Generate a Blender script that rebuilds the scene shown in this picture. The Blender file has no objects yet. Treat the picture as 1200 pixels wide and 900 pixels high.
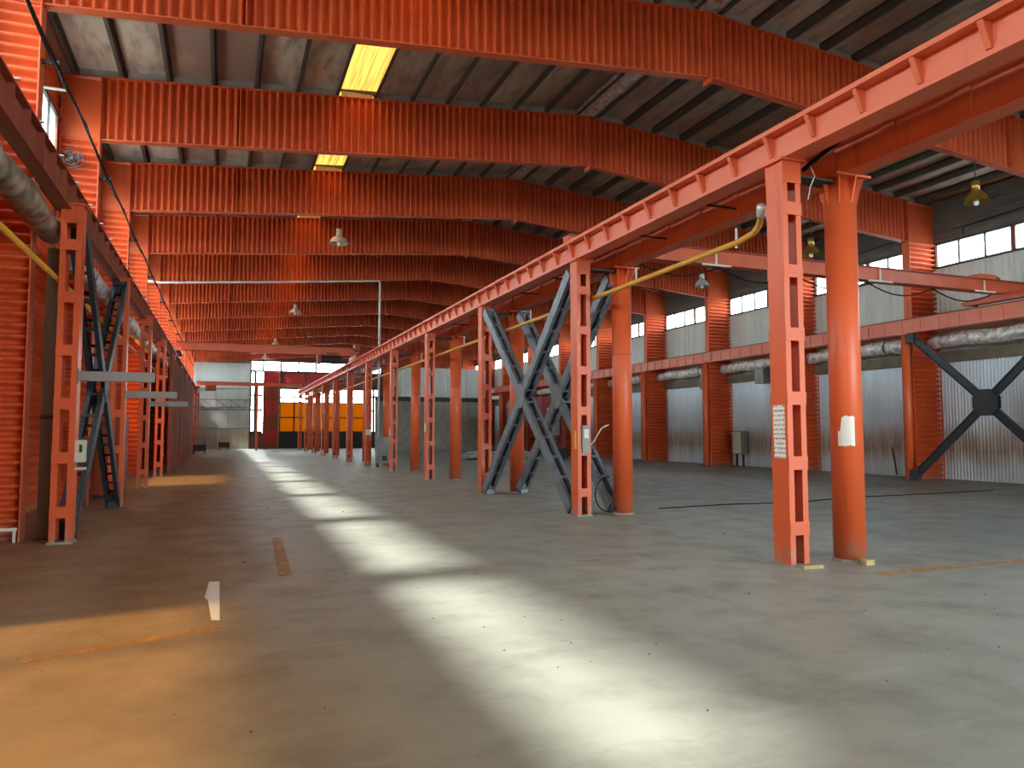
import bpy, math, random
from mathutils import Vector, Matrix
random.seed(7)
C = bpy.context.scene.collection
S = bpy.context.scene

# ------------------------------------------------------------------ camera
cam_d = bpy.data.cameras.new('camera'); cam = bpy.data.objects.new('camera', cam_d); C.objects.link(cam)
cam_d.sensor_width = 36.0; cam_d.lens = 867.8 / 1200 * 36.0; cam_d.clip_end = 400
rt, up, fw = Vector((0.93194803, -0.36259188, 0)), Vector((-0.02357821, -0.06060166, 0.99788351)), Vector((0.36182446, 0.92997557, 0.06502686))
M = Matrix.Identity(4)
for i in range(3):
    M[i][0], M[i][1], M[i][2] = rt[i], up[i], -fw[i]
M[2][3] = 1.69
cam.matrix_world = M
S.camera = cam

# ------------------------------------------------------------------ world, sun, exposure
SKY, SUN, EXPO = 21.0, 25.0, 0.22
w = bpy.data.worlds.new('sky'); S.world = w; w.use_nodes = True
nt = w.node_tree; nt.nodes.clear()
bg = nt.nodes.new('ShaderNodeBackground'); out = nt.nodes.new('ShaderNodeOutputWorld')
tc = nt.nodes.new('ShaderNodeTexCoord'); sp = nt.nodes.new('ShaderNodeSeparateXYZ'); rp = nt.nodes.new('ShaderNodeValToRGB')
mr = nt.nodes.new('ShaderNodeMapRange'); mr.inputs[1].default_value = -0.15; mr.inputs[2].default_value = 0.3
nt.links.new(tc.outputs['Generated'], sp.inputs[0]); nt.links.new(sp.outputs[2], mr.inputs[0]); nt.links.new(mr.outputs[0], rp.inputs[0])
rp.color_ramp.elements[0].color = (0.11, 0.11, 0.10, 1); rp.color_ramp.elements[1].color = (0.42, 0.56, 0.62, 1)
e = rp.color_ramp.elements.new(0.4); e.color = (0.86, 1.0, 1.0, 1)
nt.links.new(rp.outputs[0], bg.inputs[0]); bg.inputs[1].default_value = SKY
nt.links.new(bg.outputs[0], out.inputs[0])

sd = bpy.data.lights.new('sun', 'SUN'); sun = bpy.data.objects.new('sun', sd); C.objects.link(sun)
sd.energy = SUN; sd.angle = math.radians(6.0); sd.color = (1.0, 0.96, 0.86)
sun.rotation_euler = Vector((1.0, 0.17, -1.36)).to_track_quat('-Z', 'Y').to_euler()
sun.location = (-30, -30, 40)

S.view_settings.view_transform = 'Standard'; S.view_settings.look = 'None'
S.view_settings.exposure = EXPO; S.view_settings.gamma = 1.0; S.view_settings.use_curve_mapping = False
cy = S.cycles
cy.max_bounces = 7; cy.diffuse_bounces = 5; cy.glossy_bounces = 3; cy.transparent_max_bounces = 12
cy.sample_clamp_indirect = 8.0; cy.caustics_reflective = False; cy.caustics_refractive = False

# grid of the hall
G0, BAY = 7.66, 6.0
KMIN, KMAX = -3, 12
def GY(k): return G0 + BAY * k
Y0, Y1 = GY(KMIN), GY(KMAX) + 0.95
XL, XR, XM = -3.75, 24.5, 10.1          # wall planes and ridge
XA, XB, XLR, XRR = 6.83, 7.80, -2.27, 22.92   # four runway lines
def zb(x): return 8.62 + 0.0846 * ((x + 2.9) if x < XM else (2 * XM + 2.9 - x))
def zt(x): return zb(x) + 1.55

def portal(name, loc, rot, sx, sy):
    d = bpy.data.lights.new(name, 'AREA'); d.shape = 'RECTANGLE'; d.size = sx; d.size_y = sy
    d.cycles.is_portal = True
    o = bpy.data.objects.new(name, d); C.objects.link(o); o.location = loc; o.rotation_euler = rot
LEN = Y1 - Y0; MIDY = (Y0 + Y1) / 2
portal('daylight_left', (XL - .3, MIDY, 7.85), (0, -math.pi / 2, 0), 2.0, LEN)
portal('daylight_right', (XR + .3, MIDY, 8.2), (0, math.pi / 2, 0), 0.95, LEN)
portal('daylight_rear', (13.5, Y0 - .3, 4.2), (math.pi / 2, 0, 0), 18, 8.2)
portal('daylight_far', (9.0, Y1 + .5, 5.3), (-math.pi / 2, 0, 0), 13, 7.4)

# ------------------------------------------------------------------ materials
MATS = {}
def nodes_for(name):
    m = bpy.data.materials.new(name); m.use_nodes = True; MATS[name] = m
    return m, m.node_tree, m.node_tree.nodes['Principled BSDF']
def N(t, kind, **kw):
    n = t.nodes.new(kind)
    for k, v in kw.items(): setattr(n, k, v)
    return n
def wpos(t, scale=(1, 1, 1)):
    g = N(t, 'ShaderNodeNewGeometry'); mp = N(t, 'ShaderNodeMapping'); mp.inputs['Scale'].default_value = scale
    t.links.new(g.outputs['Position'], mp.inputs[0]); return mp.outputs[0]
def noise(t, vec, scale, detail=4, rough=0.55):
    n = N(t, 'ShaderNodeTexNoise'); n.inputs['Scale'].default_value = scale; n.inputs['Detail'].default_value = detail
    n.inputs['Roughness'].default_value = rough; t.links.new(vec, n.inputs['Vector']); return n.outputs[0]
def ramp(t, fac, a, b, ca=(0, 0, 0, 1), cb=(1, 1, 1, 1)):
    r = N(t, 'ShaderNodeValToRGB'); r.color_ramp.elements[0].position = a; r.color_ramp.elements[1].position = b
    r.color_ramp.elements[0].color = ca; r.color_ramp.elements[1].color = cb; t.links.new(fac, r.inputs[0]); return r.outputs[0]
def mix(t, fac, a, b, mode='MIX'):
    n = N(t, 'ShaderNodeMixRGB', blend_type=mode)
    if isinstance(fac, (int, float)): n.inputs[0].default_value = fac
    else: t.links.new(fac, n.inputs[0])
    for i, v in ((1, a), (2, b)):
        if isinstance(v, tuple): n.inputs[i].default_value = (*v[:3], 1)
        else: t.links.new(v, n.inputs[i])
    return n.outputs[0]
def math_n(t, op, a, b=0.0):
    n = N(t, 'ShaderNodeMath', operation=op)
    for i, v in ((0, a), (1, b)):
        if isinstance(v, (int, float)): n.inputs[i].default_value = v
        else: t.links.new(v, n.inputs[i])
    return n.outputs[0]
def bump(t, b, h, strength=0.2, dist=0.02):
    n = N(t, 'ShaderNodeBump'); n.inputs['Strength'].default_value = strength; n.inputs['Distance'].default_value = dist
    t.links.new(h, n.inputs['Height']); t.links.new(n.outputs[0], b.inputs['Normal'])

def plain(name, col, rough=0.5, metal=0.0, var=0.25, scale=2.0, col2=None, stretch=(1, 1, 1), spec=0.5):
    """painted or bare surface: base colour varied by large and fine world-space noise"""
    m, t, b = nodes_for(name)
    v = wpos(t, stretch)
    n1 = noise(t, v, scale, 5); n2 = noise(t, v, scale * 9, 3)
    c2 = col2 or tuple(x * (1 - var) for x in col)
    c = mix(t, ramp(t, n1, .35, .65), col, c2)
    c = mix(t, ramp(t, n2, .55, .8), c, tuple(x * (1 - var * .8) for x in col))
    t.links.new(c, b.inputs['Base Color'])
    b.inputs['Roughness'].default_value = rough; b.inputs['Metallic'].default_value = metal
    b.inputs['Specular IOR Level'].default_value = spec
    t.links.new(ramp(t, n2, .2, .8, (rough * .8,) * 3 + (1,), (min(1, rough * 1.25),) * 3 + (1,)), b.inputs['Roughness'])
    bump(t, b, n2, .08, .01)
    return m

def paint(name, col, col2, rough=0.42):
    """red-orange oil paint with grime streaks, chips and a scuffed, dusty foot"""
    m, t, b = nodes_for(name)
    v = wpos(t); vs = wpos(t, (6, 6, .5))
    n1 = noise(t, v, .8, 4); n2 = noise(t, vs, 1.0, 4); n3 = noise(t, v, 22, 4, .7)
    c = mix(t, ramp(t, n1, .35, .7), col, col2)
    c = mix(t, ramp(t, n2, .58, .8), c, tuple(x * .72 for x in col2))
    c = mix(t, ramp(t, n3, .70, .76), c, (.20, .065, .03))
    g = N(t, 'ShaderNodeNewGeometry'); s = N(t, 'ShaderNodeSeparateXYZ'); t.links.new(g.outputs['Position'], s.inputs[0])
    low = N(t, 'ShaderNodeMapRange'); low.inputs[1].default_value = .38; low.inputs[2].default_value = 0.0
    t.links.new(s.outputs[2], low.inputs[0])
    f = math_n(t, 'MULTIPLY', low.outputs[0], ramp(t, noise(t, v, 9, 5, .7), .42, .62))
    c = mix(t, f, c, (.33, .25, .18))
    t.links.new(c, b.inputs['Base Color']); b.inputs['Roughness'].default_value = rough
    bump(t, b, n3, .06, .01)
    return m
paint('paint_orange', (.70, .112, .030), (.63, .098, .028))
paint('paint_frame', (.68, .116, .026), (.56, .082, .024), .5)
paint('paint_orange_sheen', (.68, .150, .070), (.64, .130, .058), .36)  # same orange paint, paler: the beams' glossy sheen is put into the colour
paint('paint_orange_shaded', (.30, .060, .026), (.22, .046, .024), .5)  # darker copy of the orange paint, left beam's shade put into the colour
plain('post_grey', (.21, .175, .115), .6, .2, var=.3, scale=3, stretch=(2, 2, .5))
plain('paint_dark_red', (.30, .040, .022), .5, var=.35)
plain('paint_crane', (.60, .10, .035), .4, var=.2)
plain('brace_steel', (.20, .235, .28), .45, .2, var=.4, scale=3)
plain('brace_black', (.042, .050, .062), .5, .2, var=.3)
plain('grey_steel', (.29, .275, .235), .5, .3, var=.3, scale=3, stretch=(2, 2, .5))
plain('grey_lamp', (.34, .35, .33), .4, .4, var=.25)
plain('purlin_steel', (.085, .075, .062), .6, .1, var=.3)
plain('closure_sheet', (.44, .44, .42), .5, .2, var=.3)
plain('white_paint', (.75, .74, .70), .5, var=.12)
plain('cream_box', (.62, .58, .46), .5, var=.2)
plain('brass', (.62, .40, .10), .3, .8, var=.3, scale=6)
plain('aluminium', (.66, .67, .66), .35, .3, var=.25, scale=6)
plain('bulb_glass', (.85, .85, .82), .2, var=.05)
plain('cable_black', (.014, .012, .011), .8, spec=.15)
plain('pipe_yellow', (.72, .36, .045), .4, var=.15)
plain('pipe_white', (.66, .64, .60), .45, var=.2)
plain('wood_scrap', (.55, .42, .20), .8, var=.4, scale=10)
plain('rust_brown', (.17, .065, .035), .7, var=.4)
plain('partition_red', (.34, .075, .028), .85, var=.35, scale=.8, stretch=(2, 2, .4), spec=.12)
plain('girt_brown', (.20, .16, .115), .65, var=.35)
plain('board_grey', (.165, .150, .135), .75, var=.45, scale=3, stretch=(6, .6, 6))
plain('window_frame', (.22, .060, .035), .55, var=.3)
plain('window_frame_dark', (.05, .045, .04), .55, var=.3)
plain('machine_grey', (.26, .27, .26), .5, .2, var=.3)
plain('machine_dark', (.035, .033, .032), .6, var=.3)
plain('concrete_block', (.36, .34, .29), .8, var=.25)
plain('sticker_yellow', (.80, .55, .05), .5, var=.1)
plain('upper_cladding', (.66, .69, .65), .55, .0, var=.14, scale=1.2, stretch=(1, 3, .3))
plain('red_banner', (.55, .030, .028), .5, var=.3)
plain('foil_dull', (.42, .34, .25), .45, .3, var=.7, scale=4, col2=(.085, .055, .035))

def roof_sheet():
    m, t, b = nodes_for('roof_sheet')
    v = wpos(t, (.9, .35, 1)); n1 = noise(t, v, .55, 4); n2 = noise(t, wpos(t, (1.5, .4, 1)), 3, 4)
    c = mix(t, ramp(t, n1, .40, .62), (.58, .52, .42), (.30, .185, .140))
    c = mix(t, ramp(t, n2, .45, .75), c, (.25, .20, .165))
    t.links.new(c, b.inputs['Base Color']); b.inputs['Roughness'].default_value = .6
    bump(t, b, n2, .15, .03)
roof_sheet()

def galvanised(name, blue, rust):
    m, t, b = nodes_for(name)
    v = wpos(t, (1, 1, .25)); n1 = noise(t, v, 1.1, 5); n2 = noise(t, wpos(t, (1, 1, .12)), 7, 4)
    c = mix(t, ramp(t, n1, .35, .7), blue, tuple(x * .82 for x in blue))
    c = mix(t, ramp(t, n2, .55, .8), c, tuple(x * .74 for x in blue))
    g = N(t, 'ShaderNodeNewGeometry'); s = N(t, 'ShaderNodeSeparateXYZ'); t.links.new(g.outputs['Position'], s.inputs[0])
    band = N(t, 'ShaderNodeValToRGB'); t.links.new(math_n(t, 'DIVIDE', math_n(t, 'ADD', s.outputs[2], math_n(t, 'MULTIPLY', math_n(t, 'SUBTRACT', n1, .5), .5)), 4.0), band.inputs[0])
    cr = band.color_ramp; cr.elements[0].position = .10; cr.elements[0].color = (.25,) * 3 + (1,)
    cr.elements[1].position = .52; cr.elements[1].color = (0, 0, 0, 1)
    e = cr.elements.new(.26); e.color = (.95,) * 3 + (1,); e = cr.elements.new(.37); e.color = (.75,) * 3 + (1,)
    f = math_n(t, 'MULTIPLY', band.outputs[0], ramp(t, n2, .05, .55))
    c = mix(t, f, c, rust)
    t.links.new(c, b.inputs['Base Color']); b.inputs['Roughness'].default_value = .42; b.inputs['Metallic'].default_value = .05
galvanised('galvanised', (.74, .86, .97), (.34, .235, .145))
galvanised('galvanised_far', (.50, .54, .52), (.42, .34, .22))

def foil():
    m, t, b = nodes_for('foil')
    v = wpos(t); n1 = noise(t, v, 5, 5, .65)
    c = mix(t, ramp(t, n1, .40, .65), (.90, .91, .90), (.34, .33, .31))
    t.links.new(c, b.inputs['Base Color']); b.inputs['Metallic'].default_value = .35; b.inputs['Roughness'].default_value = .3
    bump(t, b, noise(t, v, 9, 3), .9, .06)
foil()

def floor_mat():
    m, t, b = nodes_for('floor_concrete')
    v = wpos(t)
    big = noise(t, v, .22, 5, .6); mid = noise(t, v, 1.4, 6, .62); streak = noise(t, wpos(t, (.35, 2.2, 1)), 1.6, 5, .6); fine = noise(t, v, 26, 4, .7)
    c = mix(t, ramp(t, big, .35, .68), (.320, .332, .285), (.255, .264, .228))
    c = mix(t, ramp(t, mid, .48, .75), c, (.200, .202, .172))
    c = mix(t, ramp(t, streak, .55, .8), c, (.355, .362, .312))
    # brown dust trodden into the aisle along the left columns
    g = N(t, 'ShaderNodeNewGeometry'); s = N(t, 'ShaderNodeSeparateXYZ'); t.links.new(g.outputs['Position'], s.inputs[0])
    xx = math_n(t, 'ADD', s.outputs[0], math_n(t, 'MULTIPLY', math_n(t, 'SUBTRACT', big, .5), 2.4))
    dm = N(t, 'ShaderNodeMapRange', interpolation_type='SMOOTHSTEP'); dm.inputs[1].default_value = 1.6; dm.inputs[2].default_value = -.2
    t.links.new(xx, dm.inputs[0])
    c = mix(t, math_n(t, 'MULTIPLY', dm.outputs[0], .85), c, mix(t, ramp(t, mid, .35, .7), (.31, .240, .140), (.23, .172, .098)))
    # the right bay is older, darker screed
    rm = N(t, 'ShaderNodeMapRange', interpolation_type='SMOOTHSTEP'); rm.inputs[1].default_value = 8.5; rm.inputs[2].default_value = 12
    t.links.new(s.outputs[0], rm.inputs[0])
    c = mix(t, math_n(t, 'MULTIPLY', rm.outputs[0], .6), c, (.160, .160, .142))
    vr = N(t, 'ShaderNodeTexVoronoi', feature='DISTANCE_TO_EDGE'); vr.inputs['Scale'].default_value = .16
    vm = N(t, 'ShaderNodeVectorMath', operation='ADD'); t.links.new(v, vm.inputs[0])
    nn = N(t, 'ShaderNodeTexNoise'); nn.inputs['Scale'].default_value = .9; t.links.new(v, nn.inputs['Vector'])
    t.links.new(nn.outputs['Color'], vm.inputs[1]); t.links.new(vm.outputs[0], vr.inputs['Vector'])
    crack = ramp(t, vr.outputs['Distance'], 0.0, .0035, (1, 1, 1, 1), (0, 0, 0, 1))
    c = mix(t, math_n(t, 'MULTIPLY', crack, .10), c, (.07, .06, .05))
    c = mix(t, ramp(t, fine, .68, .76), c, (.12, .10, .08))
    t.links.new(c, b.inputs['Base Color'])
    t.links.new(ramp(t, mid, .3, .75, (.38,) * 3 + (1,), (.62,) * 3 + (1,)), b.inputs['Roughness'])
    b.inputs['Specular IOR Level'].default_value = .45
    bump(t, b, math_n(t, 'ADD', mid, math_n(t, 'MULTIPLY', fine, .25)), .12, .02)
floor_mat()

def glazing(name, col, clear, trans=(1, 1, 1)):
    """dusty pane: part of the light passes straight through, part is scattered"""
    m = bpy.data.materials.new(name); m.use_nodes = True; MATS[name] = m
    t = m.node_tree; t.nodes.clear()
    o = N(t, 'ShaderNodeOutputMaterial'); mx = N(t, 'ShaderNodeMixShader')
    tr = N(t, 'ShaderNodeBsdfTransparent'); tl = N(t, 'ShaderNodeBsdfTranslucent')
    tr.inputs[0].default_value = (*col, 1); tl.inputs[0].default_value = (*trans, 1)
    if name == 'skylight_amber':
        n1 = noise(t, wpos(t, (14, .35, 1)), 1.0, 4)
        t.links.new(mix(t, ramp(t, n1, .4, .65), trans, tuple(x * .55 for x in trans)), tl.inputs[0])
    mx.inputs[0].default_value = clear
    t.links.new(tl.outputs[0], mx.inputs[1]); t.links.new(tr.outputs[0], mx.inputs[2]); t.links.new(mx.outputs[0], o.inputs[0])
glazing('glass_white', (.95, .97, .98), .75, (.8, .8, .78))
glazing('glass_amber', (.46, .33, .18), .80, (.25, .13, .03))
glazing('glass_amber_far', (.16, .070, .002), .95, (.2, .08, .0))
glazing('roof_light', (.5, .5, .4), .0, (.055, .047, .027))
glazing('skylight_amber', (1.0, .60, .12), .01, (.40, .250, .105))

def worn_paint(name, col, lo, hi):
    m = bpy.data.materials.new(name); m.use_nodes = True; MATS[name] = m
    t = m.node_tree; b = t.nodes['Principled BSDF']; o = t.nodes['Material Output']
    b.inputs['Base Color'].default_value = (*col, 1); b.inputs['Roughness'].default_value = .6
    tr = N(t, 'ShaderNodeBsdfTransparent'); mx = N(t, 'ShaderNodeMixShader')
    f = ramp(t, noise(t, wpos(t), 5.5, 6, .7), lo, hi)
    t.links.new(f, mx.inputs[0]); t.links.new(tr.outputs[0], mx.inputs[1]); t.links.new(b.outputs[0], mx.inputs[2]); t.links.new(mx.outputs[0], o.inputs[0])
worn_paint('line_orange', (.62, .34, .11), .25, .95)
worn_paint('line_white', (.55, .53, .48), .42, .66)
plain('sun_spot_white', (.90, .96, 1.0), .5, var=.02)  # flat white that stands in for a spot of sunlight

def printed(name, pitch, dark, col=(.80, .79, .76)):
    """sheet of paper with rows of small print"""
    m, t, b = nodes_for(name)
    g = N(t, 'ShaderNodeNewGeometry'); s = N(t, 'ShaderNodeSeparateXYZ'); t.links.new(g.outputs['Position'], s.inputs[0])
    row = math_n(t, 'FRACT', math_n(t, 'DIVIDE', s.outputs[2], pitch))
    f = math_n(t, 'MULTIPLY', math_n(t, 'GREATER_THAN', row, .55), ramp(t, noise(t, wpos(t, (1, 30, 12)), 1.5, 3), .42, .5))
    t.links.new(mix(t, math_n(t, 'MULTIPLY', f, dark), col, (.05, .05, .05)), b.inputs['Base Color'])
    b.inputs['Roughness'].default_value = .7
printed('paper_print', .06, .6)

# ------------------------------------------------------------------ mesh helpers
class MB:
    def __init__(s): s.v = []; s.f = []
    def add(s, vs, fs):
        n = len(s.v); s.v += [tuple(p) for p in vs]; s.f += [tuple(n + i for i in q) for q in fs]; return s
    def box(s, x0, x1, y0, y1, z0, z1):
        return s.add([(x0, y0, z0), (x1, y0, z0), (x1, y1, z0), (x0, y1, z0), (x0, y0, z1), (x1, y0, z1), (x1, y1, z1), (x0, y1, z1)],
                     [(3, 2, 1, 0), (4, 5, 6, 7), (0, 1, 5, 4), (1, 2, 6, 5), (2, 3, 7, 6), (3, 0, 4, 7)])
    def prism(s, poly, a, b, fn):
        """extrude a polygon (list of 2-D points) from a to b; fn(u, v, w) gives the 3-D point"""
        n = len(poly)
        return s.add([fn(u, v, a) for u, v in poly] + [fn(u, v, b) for u, v in poly],
                     [tuple(range(n - 1, -1, -1)), tuple(range(n, 2 * n))] + [(i, (i + 1) % n, n + (i + 1) % n, n + i) for i in range(n)])
    def tube(s, path, r, n=10, caps=True, radii=None):
        P = [Vector(p) for p in path]; rings = []
        for i, p in enumerate(P):
            d = (P[min(i + 1, len(P) - 1)] - P[max(i - 1, 0)]).normalized()
            a = d.cross(Vector((0, 0, 1)) if abs(d.z) < .9 else Vector((1, 0, 0))).normalized(); b = d.cross(a)
            q = radii[i] if radii else r
            rings.append([p + (a * math.cos(2 * math.pi * j / n) + b * math.sin(2 * math.pi * j / n)) * q for j in range(n)])
        vs = [v for ring in rings for v in ring]; fs = []
        for i in range(len(P) - 1):
            for j in range(n):
                fs.append((i * n + j, i * n + (j + 1) % n, (i + 1) * n + (j + 1) % n, (i + 1) * n + j))
        if caps: fs += [tuple(range(n - 1, -1, -1)), tuple((len(P) - 1) * n + j for j in range(n))]
        return s.add(vs, fs)
    def lathe(s, prof, n=16):
        vs = [(r * math.cos(2 * math.pi * j / n), r * math.sin(2 * math.pi * j / n), z) for r, z in prof for j in range(n)]
        fs = [(i * n + j, i * n + (j + 1) % n, (i + 1) * n + (j + 1) % n, (i + 1) * n + j) for i in range(len(prof) - 1) for j in range(n)]
        return s.add(vs, fs)
    def corr(s, u0, u1, lo, hi, pitch, amp, fn, per=6):
        """corrugated sheet: waves along u, from lo(u) to hi(u)"""
        n = max(2, int(round((u1 - u0) / pitch * per))); vs = []
        for i in range(n + 1):
            u = u0 + (u1 - u0) * i / n; o = amp * max(-1, min(1, 1.5 * math.sin(2 * math.pi * (u - u0) / pitch)))
            vs += [fn(u, o, lo(u)), fn(u, o, hi(u))]
        return s.add(vs, [(2 * i, 2 * i + 2, 2 * i + 3, 2 * i + 1) for i in range(n)])
    def xf(s, m):
        s.v = [tuple(m @ Vector(p)) for p in s.v]; return s
    def mesh(s, name, mat, smooth=False):
        me = bpy.data.meshes.new(name); me.from_pydata(s.v, [], s.f); me.update()
        if smooth:
            me.polygons.foreach_set('use_smooth', [True] * len(me.polygons))
        me.materials.append(MATS[mat]); return me
    def build(s, name, mat, parent=None, smooth=False, loc=None):
        return put(name, s.mesh(name, mat, smooth), parent, loc)
def put(name, me, parent=None, loc=None):
    o = bpy.data.objects.new(name, me); C.objects.link(o)
    if loc is not None: o.location = loc
    if parent: o.parent = parent
    return o
def tag(o, label=None, cat=None, group=None, kind=None):
    if label: o['label'] = label
    if cat: o['category'] = cat
    if group: o['group'] = group
    if kind: o['kind'] = kind
    return o
def thing(name, label, cat, loc=(0, 0, 0), group=None):
    o = bpy.data.objects.new(name, None); C.objects.link(o); o.location = loc; o.empty_display_size = .2
    return tag(o, label, cat, group, 'thing')
def struct(name, loc=(0, 0, 0)):
    o = bpy.data.objects.new(name, None); C.objects.link(o); o.location = loc; o['kind'] = 'structure'; return o
def copy_tree(o, parent=None):
    c = o.copy(); C.objects.link(c); c.parent = parent
    for ch in o.children: copy_tree(ch, c)
    return c
ORD = ['', 'first', 'second', 'third', 'fourth', 'fifth', 'sixth', 'seventh', 'eighth', 'ninth', 'tenth', 'eleventh', 'twelfth', 'thirteenth', 'fourteenth', 'fifteenth', 'sixteenth']

# ------------------------------------------------------------------ floor and ceiling
fl = MB(); nx, ny = 8, 24
fl.box(XL - .3, XR + .3, Y0 - .3, Y1 + .3, -.2, 0)
o = fl.build('floor', 'floor_concrete'); o['kind'] = 'structure'

ceil = struct('ceiling')
PX = [-3.47 + 1.02 * i for i in range(14)]                    # purlin lines on the left slope
PX = [x for x in PX if x < XM - .15]
ALL = PX + [2 * XM - x for x in reversed(PX)]
def slope_pt(x, dz): return zt(x) + dz
for x in ALL:
    sg = 1 if x < XM else -1
    z = zt(x) + .01
    # Z-section: web and two lips
    poly = [(-.07, 0), (.008, 0), (.008, .19), (.07, .19), (.07, .20), (-.004, .20), (-.004, .010), (-.07, .010)]
    MB().prism([(x + sg * u, z + v) for u, v in poly], Y0, Y1, lambda u, v, ww: (u, ww, v)).build('purlin', 'purlin_steel', ceil)
edges = [XL - .35] + PX + [XM] + [2 * XM - x for x in reversed(PX)] + [XR + .35]
SKYX = min(range(len(edges) - 1), key=lambda i: abs((edges[i] + edges[i + 1]) / 2 - 3.1))
for i in range(len(edges) - 1):
    a, b = edges[i], edges[i + 1]
    za, zb_ = zt(a) + .215, zt(b) + .215
    if 17.0 < (a + b) / 2 < 20.2:
        for k in range(0, KMAX):
            MB().prism([(a, za), (b, zb_), (b, zb_ + .02), (a, za + .02)], GY(k) + .6, GY(k + 1) - .6, lambda u, v, ww: (u, ww, v)).build('roof_light_pane', 'roof_light', ceil)
            MB().prism([(a, za), (b, zb_), (b, zb_ + .04), (a, za + .04)], GY(k) - .6, GY(k) + .6, lambda u, v, ww: (u, ww, v)).build('roof_panel', 'roof_sheet', ceil)
        for ya, yb in ((Y0 - .3, GY(0) - .6), (GY(KMAX) - .6, Y1 + .3)):
            MB().prism([(a, za), (b, zb_), (b, zb_ + .04), (a, za + .04)], ya, yb, lambda u, v, ww: (u, ww, v)).build('roof_panel', 'roof_sheet', ceil)
        continue
    if i == SKYX:
        for k in range(KMIN, KMAX):
            MB().prism([(a, za), (b, zb_), (b, zb_ + .02), (a, za + .02)], GY(k) + .03, GY(k + 1) - .03, lambda u, v, ww: (u, ww, v)).build('skylight_pane', 'skylight_amber', ceil)
            MB().box(a, b, GY(k + 1) - .05, GY(k + 1) + .05, min(za, zb_) - .02, max(za, zb_) + .04).build('skylight_bar', 'purlin_steel', ceil)
        continue
    MB().prism([(a, za), (b, zb_), (b, zb_ + .04), (a, za + .04)], Y0 - .3, Y1 + .3, lambda u, v, ww: (u, ww, v)).build('roof_panel', 'roof_sheet', ceil)
# crumpled foil lining under the ridge
mb = MB(); n = 150; vs = []
for i in range(n + 1):
    y = Y0 + .4 + (Y1 - Y0 - .8) * i / n
    for j, dx in enumerate((-.42, -.2, 0, .2, .42)):
        vs.append((XM + dx, y, zt(XM) + .17 - abs(dx) * .1 - .05 * random.random() - (.06 if j in (1, 3) else 0)))
mb.add(vs, [(i * 5 + j, i * 5 + j + 1, (i + 1) * 5 + j + 1, (i + 1) * 5 + j) for i in range(n) for j in range(4)])
mb.build('ridge_lining', 'foil', ceil)

# ------------------------------------------------------------------ portal frames
XI, XO, KN = -2.90, -3.70, 0.2      # inner flange, outer flange, splice
def mirror(x): return 2 * XM - x
FR = {}
def frame_meshes():
    for side, mx in (('l', lambda x: x), ('r', mirror)):
        xo = XO if side == 'l' else XO - .62
        lo, hi = (lambda x: zb(mx(x)) + .02), (lambda x: zt(mx(x)) - .02)
        FR[side] = [
            ('column_web', MB().corr(0, zb(XI), lambda u: xo, lambda u: XI, .18, .085, lambda u, o_, v: (mx(v), o_, u)).mesh('column_web', 'paint_frame', True)),
            ('column_flange', MB().box(*sorted((mx(XI - .012), mx(XI + .012))), -.16, .16, 0, zt(XI) - .02).mesh('column_flange', 'paint_frame')),
            ('column_flange', MB().box(*sorted((mx(xo - .012), mx(xo + .012))), -.16, .16, 0, zt(XI) - .1).mesh('column_flange', 'paint_frame')),
            ('knee_panel', MB().box(*sorted((mx(xo + .012), mx(XI - .012))), -.05, -.03, zb(XI) + .02, zt(xo) - .03).mesh('knee_panel', 'paint_frame')),
            ('knee_stiffener', MB().box(*sorted((mx(xo + .014), mx(XI - .014))), -.14, .14, zb(XI) - .02, zb(XI)).mesh('knee_stiffener', 'paint_frame')),
            ('rafter_web', MB().corr(XI + .02, KN, lambda u: lo(u), lambda u: hi(u), .19, .07, lambda u, o_, v: (mx(u), o_, v)).mesh('rafter_web', 'paint_frame', True)),
            ('rafter_web', MB().corr(KN + .02, XM - .02, lambda u: lo(u), lambda u: hi(u), .19, .07, lambda u, o_, v: (mx(u), o_, v)).mesh('rafter_web', 'paint_frame', True)),
            ('bottom_flange', MB().prism([(XI, zb(XI)), (XM, zb(XM)), (XM, zb(XM) + .025), (XI, zb(XI) + .025)], -.11, .11, lambda u, v, ww: (mx(u), ww, v)).mesh('bottom_flange', 'paint_frame')),
            ('top_flange', MB().prism([(xo, zt(xo) - .025), (XM, zt(XM) - .025), (XM, zt(XM)), (xo, zt(xo))], -.11, .11, lambda u, v, ww: (mx(u), ww, v)).mesh('top_flange', 'paint_frame')),
            ('splice_plate', MB().box(*sorted((mx(KN - .004), mx(KN + .022))), -.13, .13, zb(KN) + .02, zt(KN) - .02).mesh('splice_plate', 'paint_frame')),
        ]
    FR['m'] = [('ridge_plate', MB().box(XM - .02, XM + .02, -.15, .15, zb(XM) - .12, zt(XM) - .02).mesh('ridge_plate', 'paint_frame'))]
    for ax, bx in zip(ALL[:-1], ALL[1:]):
        if ax < XM < bx: continue
        a, b = ax + .09, bx - .09
        FR.setdefault('c', []).append(('closure_strip', MB().prism([(a, zt(a) + .005), (b, zt(b) + .005), (b, zt(b) + .19), (a, zt(a) + .19)], -.03, -.01, lambda u, v, ww: (u, ww, v)).mesh('closure_strip', 'closure_sheet')))
frame_meshes()
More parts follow.
